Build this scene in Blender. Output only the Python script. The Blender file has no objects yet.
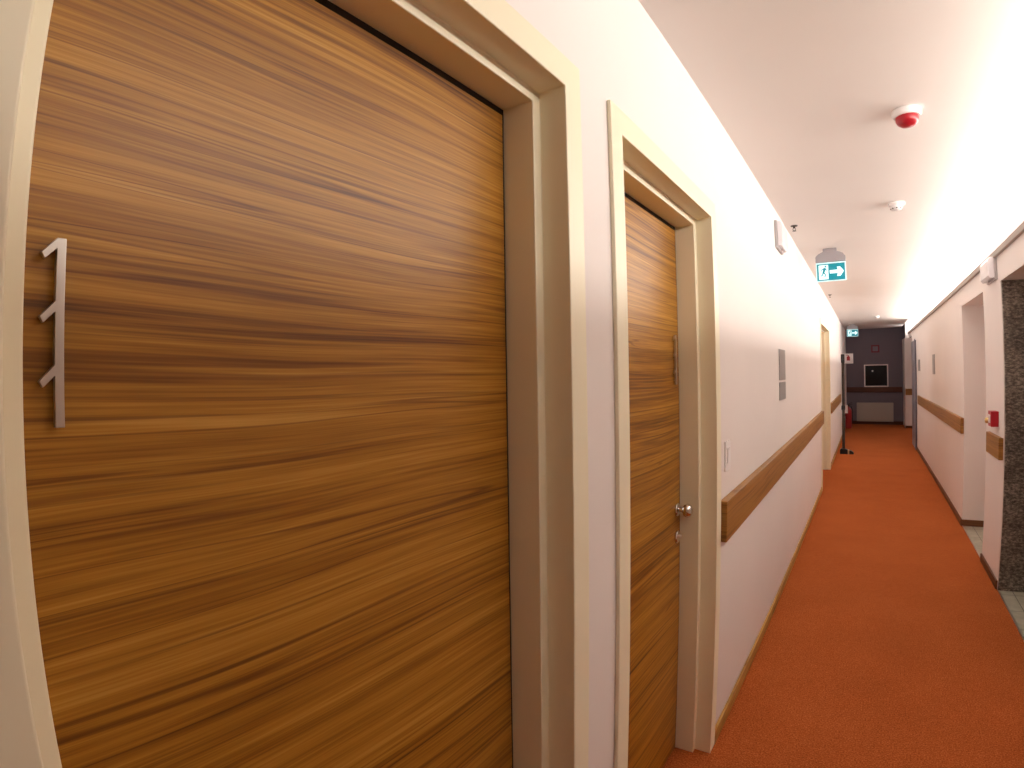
import bpy, bmesh, math
from mathutils import Vector, Matrix

C = bpy.context.scene.collection
SC = bpy.context.scene
PI = math.pi

# ------------------------------------------------------------------ camera
W, H = 1.404, 2.618            # corridor width and ceiling height
EYE = Vector((0.5209, 0.0, 1.5295))
F = Vector((-0.56122557, 0.82759919, 0.01026819))
R = Vector((0.82746341, 0.56131949, -0.01499122))
U = R.cross(F)
cd = bpy.data.cameras.new('camera')
cd.type = 'PANO'
cd.panorama_type = 'FISHEYE_LENS_POLYNOMIAL'
cd.sensor_fit = 'HORIZONTAL'
cd.sensor_width = 36.0
cd.sensor_height = 27.0
S = 1024 / 36.0                # pixels per millimetre of sensor
cd.fisheye_polynomial_k0 = 0.0
cd.fisheye_polynomial_k1 = -0.0018157092 * S
cd.fisheye_polynomial_k2 = 0.0
cd.fisheye_polynomial_k3 = 0.1480033306e-8 * S ** 3
cd.fisheye_polynomial_k4 = -0.1177313675e-11 * S ** 4
cd.fisheye_fov = math.radians(170)
cd.shift_y = -14.756 / 768      # optical centre a little above the middle of the frame
cd.clip_start = 0.01
cam = bpy.data.objects.new('camera', cd)
C.objects.link(cam)
M3 = Matrix((R, U, -F)).transposed()
cam.matrix_world = Matrix.Translation(EYE) @ M3.to_4x4()
SC.camera = cam

# ------------------------------------------------------------------ exposure, world
SC.view_settings.view_transform = 'Standard'
SC.view_settings.look = 'None'
SC.view_settings.gamma = 1.0
SC.view_settings.use_curve_mapping = False
SC.view_settings.exposure = 1.0
SC.cycles.use_denoising = True
SC.cycles.max_bounces = 16
SC.cycles.diffuse_bounces = 12
SC.cycles.glossy_bounces = 4
SC.cycles.caustics_reflective = False
wd = bpy.data.worlds.new('world')
SC.world = wd
wd.use_nodes = True
wd.node_tree.nodes['Background'].inputs[0].default_value = (0.9, 0.85, 0.8, 1)
wd.node_tree.nodes['Background'].inputs[1].default_value = 0.02


def area(name, loc, rot, sx, sy, power, col):
    l = bpy.data.lights.new(name, 'AREA')
    l.shape = 'RECTANGLE'
    l.size, l.size_y = sx, sy
    l.energy = power
    l.color = col
    o = bpy.data.objects.new(name, l)
    C.objects.link(o)
    o.location = loc
    o.rotation_euler = rot
    return o


# the LED strips lying in the cove behind the lip of the right wall, shining up
COVE_COL = (1.0, 0.94, 0.865)
COVE_Y0, COVE_Y1 = 0.45, 13.9
area('cove_strip', (W + 0.20, (COVE_Y0 + COVE_Y1) / 2, 2.43), (0, PI - math.radians(50), 0), 0.05, COVE_Y1 - COVE_Y0, 96.0, COVE_COL)
area('cove_strip_lobby', (2.3, 16.85, 2.40), (PI, 0, 0), 1.4, 0.06, 9.0, (1.0, 0.95, 0.92))

# ------------------------------------------------------------------ materials


def principled(name, col, rough=0.6, metal=0.0, spec=0.5, emit=None, estr=0.0):
    m = bpy.data.materials.new(name)
    m.use_nodes = True
    b = m.node_tree.nodes['Principled BSDF']
    b.inputs['Base Color'].default_value = (*col, 1)
    b.inputs['Roughness'].default_value = rough
    b.inputs['Metallic'].default_value = metal
    b.inputs['Specular IOR Level'].default_value = spec
    if emit:
        b.inputs['Emission Color'].default_value = (*emit, 1)
        b.inputs['Emission Strength'].default_value = estr
    return m


def N(m, t, **kw):
    n = m.node_tree.nodes.new(t)
    for k, v in kw.items():
        setattr(n, k, v)
    return n


def K(m, a, b):
    m.node_tree.links.new(a, b)


def noise(m, vec, scale, detail=3.0, rough=0.5):
    n = N(m, 'ShaderNodeTexNoise')
    n.inputs['Scale'].default_value = scale
    n.inputs['Detail'].default_value = detail
    n.inputs['Roughness'].default_value = rough
    K(m, vec, n.inputs['Vector'])
    return n.outputs['Fac']


def ramp(m, fac, stops):
    r = N(m, 'ShaderNodeValToRGB')
    e = r.color_ramp.elements
    while len(e) < len(stops):
        e.new(0.5)
    for i, (p, c) in enumerate(stops):
        e[i].position = p
        e[i].color = (*c, 1)
    K(m, fac, r.inputs['Fac'])
    return r.outputs['Color']


def mathn(m, op, a, b=None, c=None):
    n = N(m, 'ShaderNodeMath', operation=op)
    for i, v in enumerate((a, b, c)):
        if v is None:
            continue
        if isinstance(v, (int, float)):
            n.inputs[i].default_value = v
        else:
            K(m, v, n.inputs[i])
    return n.outputs[0]


def mapping(m, vec, scale, loc=(0, 0, 0), rot=(0, 0, 0)):
    n = N(m, 'ShaderNodeMapping')
    n.inputs['Scale'].default_value = scale
    n.inputs['Location'].default_value = loc
    n.inputs['Rotation'].default_value = rot
    K(m, vec, n.inputs['Vector'])
    return n.outputs[0]


def bump(m, h, strength, dist):
    b = N(m, 'ShaderNodeBump')
    b.inputs['Strength'].default_value = strength
    b.inputs['Distance'].default_value = dist
    K(m, h, b.inputs['Height'])
    K(m, b.outputs[0], m.node_tree.nodes['Principled BSDF'].inputs['Normal'])


def wood(name, stops, rough=0.42, along=(1, 1, 0), zs=1.0, spec=0.4):
    """straight veneer, the grain running along Y (or X), streaks stacked in Z"""
    m = principled(name, (0.3, 0.15, 0.05), rough, spec=spec)
    tc = N(m, 'ShaderNodeTexCoord').outputs['Object']
    oi = N(m, 'ShaderNodeObjectInfo').outputs['Location']
    v = N(m, 'ShaderNodeVectorMath', operation='MULTIPLY_ADD')
    K(m, oi, v.inputs[0])
    v.inputs[1].default_value = (0.0, 2.3, 3.7)
    K(m, tc, v.inputs[2])
    # slow waviness of the grain
    w = noise(m, mapping(m, v.outputs[0], (0.8, 0.8, 1.3)), 1.0, 2.0)
    wz = mathn(m, 'MULTIPLY', mathn(m, 'SUBTRACT', w, 0.5), 0.07)
    cb = N(m, 'ShaderNodeCombineXYZ')
    K(m, wz, cb.inputs[2])
    v2 = N(m, 'ShaderNodeVectorMath', operation='ADD')
    K(m, v.outputs[0], v2.inputs[0])
    K(m, cb.outputs[0], v2.inputs[1])
    p = v2.outputs[0]
    broad = noise(m, mapping(m, p, (0.25, 0.25, 9 * zs)), 1.0, 3.0, 0.55)
    mid = noise(m, mapping(m, p, (0.6, 0.6, 42 * zs)), 1.0, 3.0, 0.6)
    fine = noise(m, mapping(m, p, (3.2, 3.2, 170 * zs)), 1.0, 2.0, 0.6)
    grit = noise(m, mapping(m, p, (9, 9, 420 * zs)), 1.0, 1.0, 0.5)
    s = mathn(m, 'ADD', mathn(m, 'MULTIPLY', broad, 0.26), mathn(m, 'MULTIPLY', mid, 0.38))
    s = mathn(m, 'ADD', s, mathn(m, 'MULTIPLY', fine, 0.27))
    s = mathn(m, 'ADD', s, mathn(m, 'MULTIPLY', grit, 0.09))
    # crisp hair lines of the veneer
    hair = noise(m, mapping(m, p, (3.6, 3.6, 290 * zs), (5.0, 2.0, 1.0)), 1.0, 2.0, 0.6)
    s = mathn(m, 'ADD', s, mathn(m, 'MULTIPLY', mathn(m, 'SUBTRACT', hair, 0.5), 0.24))
    col = ramp(m, s, stops)
    # thin dark pores lines
    thin = noise(m, mapping(m, p, (0.65, 0.65, 85 * zs), (3.1, 1.7, 9.2)), 1.0, 3.0, 0.65)
    dark = ramp(m, thin, [(0.0, (0.34, 0.28, 0.25)), (0.34, (0.50, 0.43, 0.38)), (0.43, (1, 1, 1))])
    mx = N(m, 'ShaderNodeMix', data_type='RGBA', blend_type='MULTIPLY')
    mx.inputs[0].default_value = 0.85
    K(m, col, mx.inputs[6])
    K(m, dark, mx.inputs[7])
    # long thin growth lines, gathered in bands
    g = noise(m, mapping(m, p, (0.32, 0.32, 24 * zs), (8.4, 3.3, 2.6)), 1.0, 2.0, 0.5)
    ridge = mathn(m, 'ABSOLUTE', mathn(m, 'SUBTRACT', g, 0.5))
    bands = noise(m, mapping(m, p, (0.4, 0.4, 7 * zs), (1.4, 6.3, 4.6)), 1.0, 2.0, 0.5)
    wdt = mathn(m, 'MULTIPLY', mathn(m, 'SUBTRACT', bands, 0.34), 0.11)
    wdt = mathn(m, 'MAXIMUM', wdt, 0.004)
    lines = ramp(m, mathn(m, 'DIVIDE', ridge, wdt), [(0.0, (0.50, 0.40, 0.33)), (0.35, (0.62, 0.54, 0.48)), (1.0, (1, 1, 1))])
    mx2 = N(m, 'ShaderNodeMix', data_type='RGBA', blend_type='MULTIPLY')
    mx2.inputs[0].default_value = 0.9
    K(m, mx.outputs[2], mx2.inputs[6])
    K(m, lines, mx2.inputs[7])
    mx = mx2
    K(m, mx.outputs[2], m.node_tree.nodes['Principled BSDF'].inputs['Base Color'])
    bump(m, fine, 0.08, 0.001)
    return m


M = {}
M['door_wood'] = wood('door_wood', [(0.31, (0.100, 0.031, 0.003)), (0.43, (0.272, 0.110, 0.008)), (0.54, (0.412, 0.191, 0.020)), (0.68, (0.560, 0.305, 0.058))])
M['rail_wood'] = wood('rail_wood', [(0.30, (0.20, 0.085, 0.014)), (0.5, (0.33, 0.155, 0.03)), (0.7, (0.43, 0.225, 0.06))], 0.45)
M['base_wood'] = wood('base_wood', [(0.30, (0.28, 0.14, 0.022)), (0.5, (0.42, 0.23, 0.045)), (0.7, (0.54, 0.32, 0.08))], 0.5)
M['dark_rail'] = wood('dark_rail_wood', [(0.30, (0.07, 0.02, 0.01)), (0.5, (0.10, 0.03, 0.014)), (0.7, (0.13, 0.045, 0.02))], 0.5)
M['skirt_wood'] = wood('skirt_wood', [(0.30, (0.10, 0.035, 0.012)), (0.5, (0.16, 0.06, 0.02)), (0.7, (0.22, 0.09, 0.03))], 0.5)


def plaster(name, col, rough=0.75):
    m = principled(name, col, rough, spec=0.25)
    tc = N(m, 'ShaderNodeTexCoord').outputs['Object']
    n = noise(m, tc, 160.0, 4.0, 0.6)
    n2 = noise(m, tc, 1.7, 2.0)
    c = ramp(m, n2, [(0.3, tuple(x * 0.975 for x in col)), (0.7, col)])
    K(m, c, m.node_tree.nodes['Principled BSDF'].inputs['Base Color'])
    bump(m, n, 0.12, 0.0012)
    return m


M['wall'] = plaster('wall_paint', (0.80, 0.755, 0.735))
M['ceiling'] = plaster('ceiling_paint', (0.80, 0.76, 0.73))
M['end_wall'] = plaster('dimmed_end_wall_paint', (0.20, 0.18, 0.22))  # dimness of the far end is put into this colour
M['lip'] = plaster('shaded_lip_paint', (0.40, 0.36, 0.33))  # grey carries the shade on the face and underside of the lip
M['frame'] = principled('frame_paint', (0.84, 0.79, 0.60), 0.42)
M['gap_shade'] = principled('gap_shade_black', (0.012, 0.009, 0.008), 0.7)  # near black, standing for the shade inside the door gaps
M['steel'] = principled('brushed_steel', (0.60, 0.55, 0.50), 0.34, 1.0)
M['chrome'] = principled('chrome', (0.75, 0.74, 0.72), 0.12, 1.0)
M['plate'] = principled('plate_metal', (0.34, 0.33, 0.33), 0.45, 0.6)
M['white'] = principled('white_plastic', (0.82, 0.80, 0.80), 0.4)
M['greyplastic'] = principled('grey_plastic', (0.45, 0.43, 0.44), 0.5)
M['signbox'] = principled('sign_housing_grey', (0.33, 0.31, 0.33), 0.5)
M['lens'] = principled('diffuser_plastic', (0.78, 0.75, 0.79), 0.25)
M['red'] = principled('red_plastic', (0.40, 0.008, 0.018), 0.35)
M['darkred'] = principled('dimmed_red_print', (0.22, 0.035, 0.06), 0.5)  # sign red darkened in colour to suit the dim end wall
M['redpaint'] = principled('red_paint', (0.30, 0.008, 0.008), 0.28)
M['black'] = principled('black_rubber', (0.012, 0.011, 0.012), 0.5)
M['darkdoor'] = principled('dark_door_paint', (0.045, 0.03, 0.022), 0.45)
M['greydoor'] = principled('grey_door_paint', (0.22, 0.215, 0.26), 0.4)
M['brass'] = principled('brass', (0.62, 0.46, 0.2), 0.3, 1.0)
M['glass'] = principled('dark_glass', (0.004, 0.005, 0.008), 0.15, spec=0.25)
M['radiator'] = principled('dimmed_radiator_enamel', (0.46, 0.43, 0.38), 0.4)  # white enamel darkened in colour for the dim far end
M['tan'] = principled('tan_rubber', (0.50, 0.38, 0.22), 0.5)
M['sign_green'] = principled('sign_green', (0.0, 0.16, 0.20), 0.35, emit=(0.0, 0.15, 0.20), estr=0.55)
M['sign_white'] = principled('sign_white', (0.85, 0.9, 0.9), 0.35, emit=(0.45, 0.9, 0.9), estr=0.45)
M['sign_edge'] = principled('sign_edge', (0.7, 0.85, 0.86), 0.3, emit=(0.35, 0.8, 0.85), estr=0.25)
M['signpaper'] = principled('sign_white_print', (0.85, 0.80, 0.80), 0.5)

# carpet: looped pile, speckled orange red
m = principled('carpet', (0.42, 0.09, 0.02), 0.95, spec=0.1)
tc = N(m, 'ShaderNodeTexCoord').outputs['Object']
n1 = noise(m, tc, 150.0, 3.0, 0.7)
n2 = noise(m, tc, 28.0, 3.0, 0.6)
n3 = noise(m, tc, 2.2, 2.0)
s = mathn(m, 'ADD', mathn(m, 'MULTIPLY', n1, 0.82), mathn(m, 'ADD', mathn(m, 'MULTIPLY', n2, 0.10), mathn(m, 'MULTIPLY', n3, 0.08)))
c = ramp(m, s, [(0.34, (0.20, 0.040, 0.008)), (0.5, (0.40, 0.100, 0.022)), (0.66, (0.60, 0.185, 0.052))])
K(m, c, m.node_tree.nodes['Principled BSDF'].inputs['Base Color'])
bump(m, n1, 0.5, 0.004)
M['carpet'] = m

# dark split-face granite of the lift surround
m = principled('granite', (0.06, 0.055, 0.05), 0.45)
tc = N(m, 'ShaderNodeTexCoord').outputs['Object']
n1 = noise(m, mapping(m, tc, (38, 38, 70)), 1.0, 5.0, 0.7)
n2 = noise(m, tc, 9.0, 3.0, 0.6)
s = mathn(m, 'ADD', mathn(m, 'MULTIPLY', n1, 0.75), mathn(m, 'MULTIPLY', n2, 0.25))
c = ramp(m, s, [(0.36, (0.030, 0.022, 0.018)), (0.48, (0.13, 0.108, 0.088)), (0.62, (0.42, 0.37, 0.31))])
K(m, c, m.node_tree.nodes['Principled BSDF'].inputs['Base Color'])
bump(m, n1, 0.4, 0.003)
M['granite'] = m

# grey green stone floor tiles
m = principled('floor_tile', (0.3, 0.3, 0.26), 0.35)
tc = N(m, 'ShaderNodeTexCoord').outputs['Object']
n1 = noise(m, tc, 14.0, 4.0, 0.6)
c = ramp(m, n1, [(0.3, (0.34, 0.35, 0.27)), (0.7, (0.50, 0.50, 0.41))])
br = N(m, 'ShaderNodeTexBrick')
br.offset = 0.0
br.inputs['Scale'].default_value = 1.0
br.inputs['Mortar Size'].default_value = 0.003
br.inputs['Brick Width'].default_value = 0.3
br.inputs['Row Height'].default_value = 0.3
br.inputs['Mortar'].default_value = (0.12, 0.12, 0.10, 1)
K(m, tc, br.inputs['Vector'])
K(m, c, br.inputs['Color1'])
K(m, c, br.inputs['Color2'])
K(m, br.outputs['Color'], m.node_tree.nodes['Principled BSDF'].inputs['Base Color'])
M['tile'] = m

# ------------------------------------------------------------------ mesh helpers


class MB:
    def __init__(self):
        self.b = bmesh.new()

    def box(self, x0, x1, y0, y1, z0, z1):
        v = [self.b.verts.new((x, y, z)) for x in (x0, x1) for y in (y0, y1) for z in (z0, z1)]
        for f in ((0, 1, 3, 2), (4, 6, 7, 5), (0, 4, 5, 1), (2, 3, 7, 6), (0, 2, 6, 4), (1, 5, 7, 3)):
            self.b.faces.new([v[i] for i in f])
        return self

    def prism(self, pts, axis, a, b):
        """closed outline pts (2-D) extruded along axis between a and b"""
        def p3(p, t):
            q = list(p)
            q.insert('xyz'.index(axis), t)
            return q
        A = [self.b.verts.new(p3(p, a)) for p in pts]
        B = [self.b.verts.new(p3(p, b)) for p in pts]
        n = len(pts)
        self.b.faces.new(A)
        self.b.faces.new(B[::-1])
        for i in range(n):
            self.b.faces.new((A[i], B[i], B[(i + 1) % n], A[(i + 1) % n]))
        return self

    def lathe(self, prof, origin, axis='z', seg=32):
        """prof: list of (radius, height) turned about axis through origin"""
        o = Vector(origin)
        ax = {'x': (Vector((1, 0, 0)), Vector((0, 1, 0)), Vector((0, 0, 1))),
              'y': (Vector((0, 1, 0)), Vector((0, 0, 1)), Vector((1, 0, 0))),
              'z': (Vector((0, 0, 1)), Vector((1, 0, 0)), Vector((0, 1, 0)))}[axis]
        rings = []
        for r, h in prof:
            if r < 1e-6:
                rings.append([self.b.verts.new(o + ax[0] * h)])
            else:
                rings.append([self.b.verts.new(o + ax[0] * h + ax[1] * r * math.cos(2 * PI * i / seg) + ax[2] * r * math.sin(2 * PI * i / seg)) for i in range(seg)])
        for a, b in zip(rings, rings[1:]):
            for i in range(seg):
                j = (i + 1) % seg
                if len(a) == 1 and len(b) == 1:
                    continue
                if len(a) == 1:
                    self.b.faces.new((a[0], b[i], b[j]))
                elif len(b) == 1:
                    self.b.faces.new((a[i], b[0], a[j]))
                else:
                    self.b.faces.new((a[i], b[i], b[j], a[j]))
        for rg, flip in ((rings[0], 1), (rings[-1], 0)):
            if len(rg) > 1:
                self.b.faces.new(rg[::-1] if flip else rg)
        return self

    def tube(self, pts, r, seg=10):
        pts = [Vector(p) for p in pts]
        rings = []
        for i, p in enumerate(pts):
            t = (pts[min(i + 1, len(pts) - 1)] - pts[max(i - 1, 0)]).normalized()
            a = t.orthogonal().normalized() if i == 0 else (prev - t * prev.dot(t)).normalized()
            prev = a
            b = t.cross(a)
            rings.append([self.b.verts.new(p + a * r * math.cos(2 * PI * k / seg) + b * r * math.sin(2 * PI * k / seg)) for k in range(seg)])
        for a, b in zip(rings, rings[1:]):
            for i in range(seg):
                j = (i + 1) % seg
                self.b.faces.new((a[i], a[j], b[j], b[i]))
        self.b.faces.new(rings[0][::-1])
        self.b.faces.new(rings[-1])
        return self

    def build(self, name, mat, parent=None, bevel=0.0, smooth=False, seg=2, loc=None):
        bmesh.ops.recalc_face_normals(self.b, faces=self.b.faces)
        me = bpy.data.meshes.new(name)
        self.b.to_mesh(me)
        self.b.free()
        me.materials.append(mat)
        o = bpy.data.objects.new(name, me)
        C.objects.link(o)
        if parent:
            o.parent = parent
        if loc:
            o.location = loc
        if smooth:
            for p in me.polygons:
                p.use_smooth = True
        if bevel:
            bv = o.modifiers.new('bevel', 'BEVEL')
            bv.width = bevel
            bv.segments = seg
            bv.limit_method = 'ANGLE'
            bv.angle_limit = math.radians(35)
            bv.harden_normals = False
        if smooth:
            me.set_sharp_from_angle(angle=math.radians(38))
        return o


def tag(o, label=None, cat=None, group=None, kind=None):
    if label:
        o['label'] = label
    if cat:
        o['category'] = cat
    if group:
        o['group'] = group
    if kind:
        o['kind'] = kind
    return o


def thing(name, loc, label, cat, group=None, kind=None):
    o = bpy.data.objects.new(name, None)
    o.empty_display_size = 0.1
    C.objects.link(o)
    o.location = loc
    return tag(o, label, cat, group, kind)


def struct(o, label, cat):
    return tag(o, label, cat, None, 'structure')


def copy_tree(o, parent=None):
    c = o.copy()
    C.objects.link(c)
    if parent:
        c.parent = parent
    for ch in list(o.children):
        copy_tree(ch, c)
    return c


# ------------------------------------------------------------------ the setting
Y0, YE = -2.2, 17.6             # back and end of the corridor
T = 2.12                        # height of the door openings
XJ, XS, XC, DL, CW = -0.1246, -0.0521, 0.0109, 0.0262, 0.0675
D1 = (0.0859, 0.9622)           # first door's opening along the left wall
D2 = (1.2574, 2.1235)
D3 = (7.72, 9.40)
NI = 0.03                       # the wall's hole is this much larger than the opening
CEIL_END = 15.5
HL = 2.330                      # height of the cove lip on the right wall
REC = (5.27, 6.42)              # doorway recess in the right wall
LIFT = (3.15, 4.60)            # lift opening in the right wall
WEND = 13.3

b = MB()
holes = [(d[0] - NI, d[1] + NI) for d in (D1, D2, D3)]
y = Y0
for a, c_ in holes:
    b.box(-0.25, 0, y, a, 0, 2.95)
    b.box(-0.25, 0, a, c_, T + NI, 2.95)
    b.box(-0.25, -0.2, a, c_, 0, T + NI)
    y = c_
b.box(-0.25, 0, y, YE, 0, 2.95)
struct(b.build('wall_left', M['wall']), 'long white plastered corridor wall with the wooden doors in it', 'wall')

b = MB()
WT = 2.305                       # top of the right wall proper: the floor of the cove
b.box(W, W + 0.34, Y0, LIFT[0], 0, WT - 0.06)
b.box(W, W + 0.34, LIFT[0], LIFT[1], 2.112, WT - 0.06)
b.box(W, W + 0.34, LIFT[1], REC[0], 0, WT - 0.06)
b.box(W, W + 0.34, REC[0], REC[1], 2.120, WT - 0.06)
b.box(W, W + 0.34, REC[1], WEND, 0, WT - 0.06)
b.box(W + 0.34, W + 0.40, Y0, WEND, 0, H)
b.box(W, W + 0.40, WEND, 14.2, 2.2, WT - 0.06)
b.box(W + 0.34, W + 0.40, WEND, 14.2, 2.2, H)
b.box(W, W + 0.055, Y0, 14.2, WT - 0.06, HL - 0.045)
struct(b.build('wall_right', M['wall']), 'white right-hand corridor wall with two recessed openings', 'wall')

b = MB()
b.box(W - 0.022, W + 0.055, Y0, 14.2, HL - 0.045, HL)
struct(b.build('trim_1', M['lip'], bevel=0.003), 'shaded grey lip along the top of the right wall that hides the cove light', 'trim')

b = MB()
b.box(-0.25, W + 0.40, Y0, 14.2, H, H + 0.05)
b.box(-0.25, W, 14.2, CEIL_END, H, H + 0.05)
struct(b.build('ceiling', M['ceiling']), 'white corridor ceiling washed by light from the right', 'ceiling')
b = MB()
b.box(-0.25, 1.44, CEIL_END, YE + 0.2, 2.66, 2.71)
struct(b.build('ceiling', M['ceiling']), 'dark raised strip of ceiling at the far end of the corridor', 'ceiling')
b = MB()
b.box(W, 3.6, WEND - 0.1, YE + 0.2, 2.86, 2.91)
b.box(W, 1.44, 14.2, YE + 0.2, H + 0.05, 2.86)
b.box(W, 3.6, 14.2, 14.25, H, 2.86)
struct(b.build('ceiling', M['ceiling']), 'bright ceiling of the side lobby seen in a gap right of the end wall', 'ceiling')

b = MB()
b.box(-0.25, W, Y0, YE + 0.1, -0.05, 0)
b.box(W, 3.6, WEND, YE + 0.1, -0.05, 0)
struct(b.build('floor', M['carpet']), 'orange red carpet running the length of the corridor', 'carpet')
b = MB()
b.box(W + 0.012, W + 0.34, LIFT[0], LIFT[1], -0.05, 0.0)
b.box(W + 0.012, W + 0.34, REC[0], REC[1], -0.05, 0.0)
struct(b.build('floor', M['tile']), 'grey stone tile floor inside the openings in the right wall', 'floor')
b = MB()
b.box(W, W + 0.012, LIFT[0], LIFT[1], -0.05, 0.003)
b.box(W, W + 0.012, REC[0], REC[1], -0.05, 0.003)
struct(b.build('trim_2', M['steel']), 'thin metal strip between the carpet edge and the grey tiles', 'trim')

b = MB()
b.box(-0.25, 1.60, YE, YE + 0.2, 0, 2.70)
struct(b.build('wall_end', M['end_wall']), 'dim grey violet wall closing the corridor', 'wall')
b = MB()
LY = 16.65                      # the lobby wall facing the camera
b.box(1.45, 3.6, LY, LY + 0.1, 0, 2.316)
b.box(1.45, 1.50, LY + 0.1, YE, 0, 2.316)
b.box(1.50, 3.6, LY + 0.1, LY + 0.35, 2.2, 2.316)
b.box(1.50, 3.6, LY + 0.35, LY + 0.45, 2.2, 2.86)
b.box(3.6, 3.7, WEND - 0.4, YE + 0.2, 0, 2.95)
b.box(W + 0.40, 3.6, WEND - 0.1, WEND, 0, 2.95)
struct(b.build('wall_lobby', M['wall']), 'cream wall of the side lobby just right of the dim end wall', 'wall')
b = MB()
b.box(-0.25, W + 0.40, Y0 - 0.1, Y0, 0, H)
struct(b.build('wall_back', M['wall']), 'white wall behind the camera', 'wall')

# skirtings
b = MB()
for a, c_ in ((Y0, D1[0] - CW), (D1[1] + CW, D2[0] - CW), (D2[1] + CW, D3[0] - CW), (D3[1] + CW, YE)):
    b.box(0, 0.012, a, c_, 0, 0.061)
struct(b.build('baseboard_left', M['base_wood'], bevel=0.002), 'low honey coloured wooden skirting along the left wall', 'skirting')
b = MB()
b.box(W - 0.012, W, LIFT[1], REC[0], 0, 0.061)
b.box(W - 0.012, W, REC[1] - 0.012, WEND, 0, 0.061)
b.box(W, W + 0.33, REC[1] - 0.012, REC[1], 0, 0.061)
b.box(W - 0.012, W, Y0, LIFT[0], 0, 0.061)
b.box(1.45, 3.6, LY - 0.012, LY, 0, 0.061)
struct(b.build('baseboard_right', M['skirt_wood'], bevel=0.002), 'low dark brown skirting along the right wall', 'skirting')

b = MB()
b.box(0.012, 1.45, YE - 0.012, YE, 0, 0.09)
struct(b.build('baseboard_end', M['dark_rail'], bevel=0.002), 'dark skirting along the foot of the end wall below the radiator', 'skirting')

# granite lining of the lift opening
b = MB()
b.box(W + 0.004, W + 0.34, LIFT[1] - 0.02, LIFT[1], 0, 2.110)
b.box(W + 0.004, W + 0.34, LIFT[0], LIFT[0] + 0.02, 0, 2.110)
b.box(W + 0.30, W + 0.34, LIFT[0] + 0.02, LIFT[1] - 0.02, 0, 2.110)
struct(b.build('trim_3', M['granite'], bevel=0.002), 'dark speckled granite lining of the near opening in the right wall', 'stone lining')

# ------------------------------------------------------------------ doors of the left wall


def frame(root, w, open_hw):
    """moulded frame swept up, across and down; local y = 0 at the middle of the opening"""
    prof = [(-0.17, -DL), (XS, -DL), (XS, 0), (XC, 0), (XC, w), (0.0005, w), (0.0005, NI - 0.001), (-0.17, NI - 0.001)]
    b = MB()
    path = [(lambda x, n: (x, -open_hw - n, 0)), (lambda x, n: (x, -open_hw - n, T + n)),
            (lambda x, n: (x, open_hw + n, T + n)), (lambda x, n: (x, open_hw + n, 0))]
    rows = [[b.b.verts.new(f(x, n)) for x, n in prof] for f in path]
    k = len(prof)
    for ra, rb in zip(rows, rows[1:]):
        for i in range(k):
            b.b.faces.new((ra[i], rb[i], rb[(i + 1) % k], ra[(i + 1) % k]))
    b.b.faces.new(rows[0])
    b.b.faces.new(rows[-1][::-1])
    return b.build('door_frame', M['frame'], root, bevel=0.0025, seg=3)


def number_bars(root, y_edge):
    """three slanted flags on one upright: 111; y_edge is the right edge of the upright (local)"""
    x0, x1 = XJ + 0.004, XJ + 0.012
    zt, zb = 1.6690, 1.4845
    sw = 0.0085
    hgt = (zt - zb) / 3
    pts = [(y_edge, zb), (y_edge, zt), (y_edge - sw, zt)]
    for i in range(3):
        t = zt - i * 0.0620
        pts += [] if i == 0 else [(y_edge - sw, t)]
        pts += [(y_edge - 0.0225, t - 0.0155), (y_edge - 0.0190, t - 0.0215), (y_edge - sw, t - 0.0105)]
    pts += [(y_edge - sw, zb)]
    b = MB()
    b.prism(pts, 'x', x0, x1)
    o = b.build('door_number', M['steel'], root, bevel=0.0006)
    o['label'] = 'brushed steel room number 111'
    b = MB()
    for z in (1.50, 1.58, 1.655):
        b.lathe([(0.002, XJ - 0.001), (0.002, x0 + 0.001)], (0, y_edge - sw / 2, z), 'x', 10)
    b.build('standoff_pins', M['steel'], o)
    return o


def knob(root, yk):
    b = MB()
    x = XJ
    b.lathe([(0.0, x - 0.001), (0.025, x - 0.001), (0.025, x + 0.005), (0.021, x + 0.009), (0.009, x + 0.011), (0.0085, x + 0.022),
             (0.012, x + 0.025), (0.021, x + 0.030), (0.0260, x + 0.039), (0.0260, x + 0.046), (0.021, x + 0.055), (0.012, x + 0.060), (0.0, x + 0.061)],
            (0, yk, 1.009), 'x', 40)
    k = b.build('knob', M['chrome'], root, smooth=True)
    k['label'] = 'round chrome knob on a rosette'
    b = MB()
    b.lathe([(0.0, x - 0.001), (0.024, x - 0.001), (0.024, x + 0.006), (0.021, x + 0.009), (0.0, x + 0.009)], (0, yk - 0.004, 0.905), 'x', 32)
    e = b.build('key_rosette', M['chrome'], root, smooth=True)
    b = MB()
    b.lathe([(0.008, x + 0.008), (0.008, x + 0.018), (0.007, x + 0.020), (0.0, x + 0.020)], (0, yk - 0.004, 0.908), 'x', 20)
    b.box(x + 0.019, x + 0.0208, yk - 0.005, yk - 0.003, 0.903, 0.913)
    b.build('lock_cylinder', M['steel'], e, smooth=True)


def leaf(root, y0, y1):
    b = MB()
    b.box(XJ - 0.045, XJ, y0, y1, 0.006, T - DL - 0.0145)
    o = b.build('door_leaf', M['door_wood'], root, bevel=0.001)
    b = MB()
    for a, c_, z0, z1 in ((y0 - 0.0045, y0 - 0.0003, 0.006, T - DL - 0.0005), (y1 + 0.0003, y1 + 0.0055, 0.006, T - DL - 0.0005), (y0, y1, T - DL - 0.0142, T - DL - 0.0005)):
        b.box(XJ - 0.045, XJ - 0.0015, a, c_, z0, z1)
    b.build('gap_shade_strips', M['gap_shade'], root)  # dark strips filling the gap round the leaf as its shade
    return o


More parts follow.
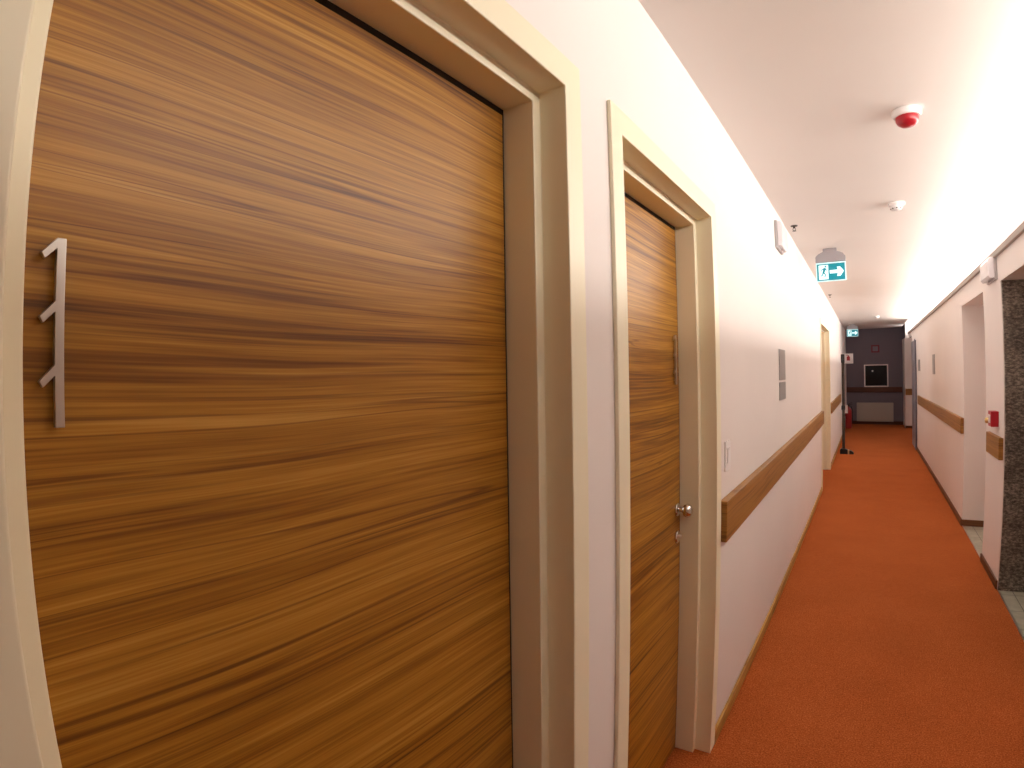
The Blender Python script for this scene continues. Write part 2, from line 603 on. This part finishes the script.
hw = (D1[1] - D1[0]) / 2
d1 = thing('door_1', (0, (D1[0] + D1[1]) / 2, 0), 'big wooden door nearest the camera with steel number 111 at its left edge', 'door', kind='structure')
frame(d1, CW, hw)
leaf(d1, -hw + DL + 0.005, hw - DL - 0.006)
number_bars(d1, 0.1600 - (D1[0] + D1[1]) / 2)

hw2 = (D2[1] - D2[0]) / 2
d2 = thing('door_2', (0, (D2[0] + D2[1]) / 2, 0), 'second wooden door on the left wall with a chrome knob on its right side', 'door', kind='structure')
frame(d2, CW, hw2)
leaf(d2, -hw2 + DL + 0.005, hw2 - DL - 0.006)
number_bars(d2, 2.0340 - (D2[0] + D2[1]) / 2)
knob(d2, 2.051 - (D2[0] + D2[1]) / 2)

hw3 = (D3[1] - D3[0]) / 2
d3 = thing('door_3', (0, (D3[0] + D3[1]) / 2, 0), 'far cream framed doorway that interrupts the handrail on the left wall', 'door', kind='structure')
frame(d3, CW, hw3)
leaf(d3, -hw3 + DL + 0.004, -0.002)
leaf(d3, 0.002, hw3 - DL - 0.004)

# grey door at the far end
d5 = thing('door_5', (W, 12.2, 0), 'narrow grey door on the right wall near the far end', 'door', kind='structure')
MB().box(-0.020, -0.0005, 0.0, 1.0, 0.0, 2.065).build('door_leaf', M['greydoor'], d5, bevel=0.003)
MB().box(-0.032, -0.0195, -0.03, 0.03, 0.0, 2.085).build('door_frame', M['greydoor'], d5, bevel=0.003)

# ------------------------------------------------------------------ handrails


def rail(name, x_wall, side, y0, y1, z0, z1, label, group='wooden wall rails'):
    b = MB()
    xs = sorted((x_wall, x_wall + side * 0.030))
    b.box(xs[0], xs[1], 0, y1 - y0, 0, z1 - z0)
    o = b.build(name, M['rail_wood'], bevel=0.005, seg=3, loc=(0, y0, z0))
    return tag(o, label, 'handrail', group)


rail('wall_rail', 0.0003, 1, 2.203, D3[0] - CW - 0.005, 0.858, 1.023, 'long wooden rail on the left wall starting beside the second door')
rail('wall_rail', 0.0003, 1, D3[1] + CW + 0.005, 12.9, 0.858, 1.020, 'short wooden rail on the left wall between the far doorway and the dark stand')
rail('wall_rail', W - 0.0003, -1, REC[1] + 0.01, 11.70, 0.892, 1.045, 'wooden rail on the right wall beyond the recessed doorway')
rail('wall_rail', W - 0.0003, -1, LIFT[1] + 0.012, 5.09, 0.895, 1.047, 'short wooden rail below the red call point on the right wall')
b = MB()
b.box(0, 1.42, -0.03, -0.0003, 0, 0.150)
tag(b.build('wall_rail', M['dark_rail'], bevel=0.005, loc=(0.006, YE, 0.885)), 'dark wooden rail across the dim end wall above the radiator', 'handrail', 'wooden wall rails')
b = MB()
b.box(0, 0.5, -0.03, -0.0003, 0, 0.165)
tag(b.build('wall_rail', M['rail_wood'], bevel=0.005, loc=(1.456, LY, 0.85)), 'stub of wooden rail on the cream lobby wall right of the end wall', 'handrail', 'wooden wall rails')

# ------------------------------------------------------------------ things on the left wall
sw = thing('light_switch', (0, 2.327, 1.185), 'small white light switch between the second door and the handrail end', 'light switch')
MB().box(0.0003, 0.008, -0.042, 0.042, -0.060, 0.060).build('switch_plate', M['white'], sw, bevel=0.002)
MB().box(0.0078, 0.0125, -0.025, 0.025, -0.030, 0.032).build('rocker', M['white'], sw, bevel=0.0015)

MB_ = MB().box(0.0003, 0.006, 0, 0.285, 0, 0.205)
tag(MB_.build('sign_plate', M['plate'], bevel=0.001, loc=(0, 3.875, 1.467)), 'larger grey metal sign plate, upper of the pair on the left wall', 'sign', 'metal sign plates')
MB_ = MB().box(0.0003, 0.006, 0, 0.285, 0, 0.118)
tag(MB_.build('sign_plate', M['plate'], bevel=0.001, loc=(0, 3.875, 1.335)), 'smaller grey metal sign plate, lower of the pair on the left wall', 'sign', 'metal sign plates')


def emergency_lamp(x, y, z, side, ln, hh, dp, label):
    t = thing('emergency_light', (x, y, z), label, 'emergency light', 'emergency lights')
    o = lambda a, c_: sorted((side * a, side * c_))
    xa = o(0.0003, 0.018)
    MB().box(xa[0], xa[1], 0, ln, 0, hh).build('back_box', M['greyplastic'], t, bevel=0.003)
    b = MB()
    pr = [(side * 0.018, 0.012), (side * (dp - 0.012), 0.012), (side * dp, 0.030), (side * dp, hh - 0.03), (side * (dp - 0.012), hh - 0.008), (side * 0.018, hh - 0.008)]
    b.prism(pr, 'y', 0.008, ln - 0.008)
    b.build('diffuser', M['lens'], t, bevel=0.003)
    MB().lathe([(0.0, -0.002), (0.006, -0.002), (0.006, 0.014), (0.0, 0.014)], (side * dp * 0.55, ln * 0.5, 0), 'z', 14).build('test_button', M['greyplastic'], t)
    return t


emergency_lamp(0, 3.89, 2.345, 1, 0.28, 0.185, 0.050, 'white emergency light box high on the left wall near the ceiling')
emergency_lamp(W, 4.67, 2.135, -1, 0.32, 0.165, 0.060, 'white emergency light box high on the right wall above the red call point')

# ------------------------------------------------------------------ things on the right wall
MB_ = MB().box(-0.006, -0.0003, 0, 0.28, 0, 0.275)
tag(MB_.build('sign_plate', M['plate'], bevel=0.001, loc=(W, 9.0, 1.445)), 'grey metal sign plate on the right wall above the handrail', 'sign', 'metal sign plates')
MB_ = MB().box(-0.006, -0.0003, 0, 0.40, 0, 0.20)
tag(MB_.build('sign_plate', M['plate'], bevel=0.001, loc=(W, 11.40, 1.485)), 'small grey sign plate on the right wall beside the grey door', 'sign', 'metal sign plates')
MB_ = MB().box(-0.012, -0.0003, 0, 0.12, 0, 0.20)
tag(MB_.build('sign_plate', M['plate'], bevel=0.001, loc=(W - 0.0205, 12.7, 1.49)), 'small dark plate fixed on the grey door near the far end', 'sign', 'metal sign plates')

cp = thing('fire_call_point', (W, 4.83, 1.163), 'red fire alarm call point above the short rail on the right wall', 'fire alarm')
MB().box(-0.052, -0.0003, -0.055, 0.055, -0.055, 0.055).build('red_box', M['red'], cp, bevel=0.004)
MB().box(-0.055, -0.0515, -0.032, 0.032, -0.030, 0.030).build('break_glass', M['white'], cp, bevel=0.001)
kk = thing('key_holder', (W, 5.02, 1.145), 'small brass holder on the right wall beside the red call point', 'key holder')
MB().box(-0.012, -0.0003, -0.035, 0.035, -0.05, 0.05).build('back_plate', M['greyplastic'], kk, bevel=0.002)
MB().lathe([(0.0, -0.05), (0.016, -0.05), (0.022, -0.042), (0.022, -0.026), (0.010, -0.018), (0.010, -0.011)], (0, 0, -0.01), 'x', 24).build('knob', M['brass'], kk, smooth=True)

# ------------------------------------------------------------------ ceiling things
sd = thing('alarm_sounder', (0.740, 2.67, H), 'red domed alarm on a white round base on the ceiling', 'fire alarm')
MB().lathe([(0.058, -0.0005), (0.060, -0.006), (0.060, -0.022), (0.054, -0.030), (0.0, -0.030)], (0, 0, 0), 'z', 40).build('base', M['white'], sd, smooth=True)
MB().lathe([(0.046, -0.028), (0.046, -0.046), (0.041, -0.058), (0.028, -0.068), (0.0, -0.072)], (0, 0, 0), 'z', 40).build('red_dome', M['red'], sd, smooth=True)


def detector(x, y, label):
    t = thing('smoke_detector', (x, y, H), label, 'smoke detector', 'smoke detectors')
    MB().lathe([(0.052, -0.0005), (0.052, -0.014), (0.048, -0.018), (0.0, -0.018)], (0, 0, 0), 'z', 36).build('base', M['white'], t, smooth=True)
    MB().lathe([(0.040, -0.017), (0.037, -0.034), (0.030, -0.044), (0.022, -0.048), (0.0, -0.048)], (0, 0, 0), 'z', 36).build('sensor_head', M['white'], t, smooth=True)
    b = MB()
    for i in range(8):
        a = 2 * PI * i / 8
        b.box(0.0345 * math.cos(a) - 0.004, 0.0345 * math.cos(a) + 0.004, 0.0345 * math.sin(a) - 0.004, 0.0345 * math.sin(a) + 0.004, -0.041, -0.036)
    b.build('vent_slots', M['black'], t)
    return t


detector(0.750, 4.19, 'white smoke detector on the ceiling between the red alarm and the green exit sign')
detector(0.75, 13.0, 'farthest smoke detector on the ceiling, near the dim end')


def sprinkler(x, y, label):
    t = thing('sprinkler_head', (x, y, H), label, 'sprinkler', 'sprinkler heads')
    MB().lathe([(0.0, -0.0004), (0.026, -0.0004), (0.024, -0.006), (0.008, -0.008), (0.008, -0.020), (0.0, -0.020)], (0, 0, 0), 'z', 20).build('escutcheon', M['darkdoor'], t, smooth=True)
    b = MB()
    b.tube([(0.007, 0, -0.018), (0.011, 0, -0.028), (0.003, 0, -0.040)], 0.002, 6)
    b.tube([(-0.007, 0, -0.018), (-0.011, 0, -0.028), (-0.003, 0, -0.040)], 0.002, 6)
    b.build('yoke', M['darkdoor'], t)
    MB().lathe([(0.0, -0.038), (0.014, -0.040), (0.014, -0.042), (0.0, -0.042)], (0, 0, 0), 'z', 16).build('deflector', M['darkdoor'], t)
    return t


sprinkler(0.065, 4.48, 'small dark sprinkler head on the ceiling beside the left wall emergency light')
sprinkler(0.068, 8.9, 'small dark sprinkler head on the ceiling beyond the nearer exit sign')


def exit_sign(x, y, label):
    """ceiling box with a hanging lit panel; x, y = middle of the panel"""
    t = thing('exit_sign', (x, y, H), label, 'exit sign', 'green exit signs')
    hwid, zt, zb = 0.126, -0.128, -0.296
    # half-round housing under the ceiling
    b = MB()
    arc = [(-hwid, zt + 0.004), (-hwid, -0.070), (-0.100, -0.046), (-0.065, -0.030), (-0.02, -0.026), (0.03, -0.026), (0.075, -0.036), (0.105, -0.052), (hwid, -0.080), (hwid, zt + 0.004)]
    b.prism(arc, 'y', -0.030, 0.030)
    b.build('housing', M['signbox'], t, bevel=0.006)
    MB().box(-0.060, 0.055, -0.022, 0.022, -0.028, -0.0005).build('ceiling_plate', M['signbox'], t, bevel=0.002)
    pn = MB().box(-hwid, hwid, -0.008, 0.008, zb, zt + 0.004).build('panel', M['sign_edge'], t, bevel=0.002)
    MB().box(-hwid + 0.009, hwid - 0.009, -0.0105, -0.0078, zb + 0.009, zt - 0.009).build('green_face', M['sign_green'], pn)
    MB().box(-hwid + 0.024, -hwid + 0.104, -0.0125, -0.0104, zb + 0.020, zt - 0.020).build('white_doorway', M['sign_white'], pn)
    # arrow
    ax0, ax1, zc = -hwid + 0.116, hwid - 0.018, (zt + zb) / 2
    hd = 0.050
    pts = [(ax0, zc - 0.015), (ax1 - hd, zc - 0.015), (ax1 - hd - 0.008, zc - 0.042), (ax1 - hd + 0.020, zc - 0.042), (ax1, zc), (ax1 - hd + 0.020, zc + 0.042), (ax1 - hd - 0.008, zc + 0.042), (ax1 - hd, zc + 0.015), (ax0, zc + 0.015)]
    b = MB()
    b.prism(pts, 'y', -0.0125, -0.0104)
    b.build('arrow', M['sign_white'], pn)
    # running figure in the doorway
    b = MB()
    cx = -hwid + 0.066

    def limb(p, q, wd):
        p, q = Vector((cx + p[0], zc + p[1])), Vector((cx + q[0], zc + q[1]))
        n = (q - p).normalized()
        n = Vector((-n.y, n.x)) * wd
        b.prism([tuple(p + n), tuple(p - n), tuple(q - n), tuple(q + n)], 'y', -0.0142, -0.0124)
    b.prism([(cx + 0.016 + 0.009 * math.cos(k * PI / 6), zc + 0.050 + 0.009 * math.sin(k * PI / 6)) for k in range(12)], 'y', -0.0142, -0.0124)
    limb((0.010, 0.038), (-0.004, -0.004), 0.009)
    limb((0.010, 0.034), (0.026, 0.014), 0.004)
    limb((0.006, 0.034), (-0.018, 0.024), 0.004)
    limb((-0.018, 0.024), (-0.022, 0.008), 0.0035)
    limb((-0.002, -0.002), (0.014, -0.022), 0.005)
    limb((0.014, -0.022), (0.006, -0.046), 0.0045)
    limb((-0.004, 0.0), (-0.012, -0.026), 0.005)
    limb((-0.012, -0.026), (-0.028, -0.036), 0.0045)
    b.build('running_figure', M['sign_green'], pn)
    return t


exit_sign(0.258, 5.50, 'nearer green exit sign with a white arrow hanging from the ceiling')
exit_sign(0.236, 15.0, 'small far green exit sign hanging at the end of the bright ceiling')

# ------------------------------------------------------------------ far end
cab = thing('fire_hose_cabinet', (0.771, YE, 1.04), 'square white framed cabinet with a black glass front on the end wall', 'cabinet')
b = MB()
for x0, x1, z0, z1 in ((-0.31, 0.31, 0.0, 0.03), (-0.31, 0.31, 0.590, 0.620), (-0.31, -0.28, 0.03, 0.590), (0.28, 0.31, 0.03, 0.590)):
    b.box(x0, x1, -0.06, -0.0003, z0, z1)
b.build('cabinet_frame', M['signpaper'], cab, bevel=0.003)
MB().box(-0.281, 0.281, -0.05, -0.0003, 0.028, 0.592).build('glass_front', M['glass'], cab)
MB().lathe([(0.0, -0.065), (0.022, -0.065), (0.022, -0.049)], (-0.09, 0, 0.44), 'y', 20).build('reflection_spot', M['white'], cab)  # white disc standing for the bright reflection on the glass

hs = thing('hose_sign', (0.764, YE, 2.095), 'small square red sign on the end wall above the black cabinet', 'sign')
MB().box(-0.105, 0.105, -0.008, -0.0003, -0.105, 0.105).build('sign_panel', M['darkred'], hs, bevel=0.001)
MB().box(-0.068, 0.068, -0.011, -0.0078, -0.065, 0.065).build('pale_symbol', M['greydoor'], hs)

rd = thing('radiator', (0.730, YE, 0.085), 'white flat panel radiator under the rail on the end wall', 'radiator')
MB().box(-0.47, 0.47, -0.10, -0.04, 0.0, 0.52).build('panel', M['radiator'], rd, bevel=0.006)
b = MB()
for i in range(30):
    x = -0.45 + 0.9 * i / 29
    b.box(x - 0.008, x + 0.008, -0.104, -0.0995, 0.03, 0.49)
b.build('ribs', M['radiator'], rd, bevel=0.001)
for x in (-0.28, 0.28):
    MB().box(x - 0.02, x + 0.02, -0.041, -0.0003, 0.1, 0.45).build('wall_bracket', M['radiator'], rd)

ex = thing('fire_extinguisher', (0.100, 15.5, 0.07), 'red fire extinguisher on the left wall near the end', 'fire extinguisher')
MB().lathe([(0.0, 0.0), (0.070, 0.0), (0.078, 0.01), (0.078, 0.43), (0.070, 0.475), (0.045, 0.505), (0.024, 0.515), (0.024, 0.54), (0.0, 0.54)], (0, 0, 0), 'z', 36).build('cylinder', M['redpaint'], ex, smooth=True)
b = MB()
b.lathe([(0.0, 0.538), (0.02, 0.538), (0.02, 0.58), (0.0, 0.58)], (0, 0, 0), 'z', 20)
b.prism([(-0.02, 0.575), (0.10, 0.600), (0.10, 0.608), (-0.02, 0.588)], 'y', -0.012, 0.012)
b.prism([(-0.02, 0.590), (0.09, 0.640), (0.09, 0.650), (-0.02, 0.602)], 'y', -0.012, 0.012)
b.build('valve_handle', M['black'], ex, bevel=0.001)
MB().tube([(0.02, -0.01, 0.56), (0.06, -0.05, 0.55), (0.085, -0.055, 0.48), (0.088, -0.05, 0.35), (0.088, -0.045, 0.15)], 0.010, 10).build('hose', M['black'], ex, smooth=True)
MB().box(-0.0995, -0.070, -0.05, 0.05, 0.30, 0.36).build('wall_bracket', M['black'], ex, bevel=0.002)
MB().box(-0.10, -0.015, -0.085, -0.080, 0.38, 0.58).build('inspection_tag', M['signpaper'], ex, bevel=0.001)

es = thing('extinguisher_sign', (0.0003, 15.6, 1.68), 'small red and white flag sign on the left wall above the extinguisher', 'sign')
MB().box(0.0, 0.225, -0.004, 0.004, 0.0, 0.25).build('sign_panel', M['signpaper'], es, bevel=0.001)
b = MB()
b.box(0.075, 0.150, -0.0065, -0.0038, 0.075, 0.175)
b.box(0.095, 0.130, -0.0065, -0.0038, 0.175, 0.205)
b.box(0.060, 0.100, -0.0065, -0.0038, 0.205, 0.222)
b.build('red_symbol', M['red'], es)

ds = thing('floor_stand', (0.130, 11.3, 0.0), 'thin dark upright stand with a black foot near the far end of the left wall', 'stand')
MB().lathe([(0.0, 0.02), (0.024, 0.02), (0.024, 1.70), (0.0, 1.70)], (0, 0, 0), 'z', 20).build('pole', M['darkdoor'], ds, smooth=True)
MB().box(-0.03, 0.03, -0.04, 0.04, 1.655, 1.81).build('head', M['black'], ds, bevel=0.006)
MB().box(-0.035, 0.03, -0.03, 0.03, 0.80, 0.88).build('clamp', M['black'], ds, bevel=0.006)
b = MB()
b.prism([(-0.06, 0.0005), (0.072, 0.0005), (0.072, 0.075), (0.04, 0.09), (-0.04, 0.095), (-0.06, 0.08)], 'y', -0.07, 0.07)
ft = b.build('foot', M['black'], ds, bevel=0.008)
b = MB()
b.prism([(0.071, 0.0005), (0.097, 0.0005), (0.097, 0.068), (0.071, 0.075)], 'y', -0.065, 0.065)
b.build('tan_band', M['tan'], ft, bevel=0.002)
b = MB()
b.prism([(0.096, 0.0005), (0.170, 0.0005), (0.172, 0.030), (0.140, 0.056), (0.096, 0.068)], 'y', -0.06, 0.06)
b.build('toe', M['black'], ft, bevel=0.006)
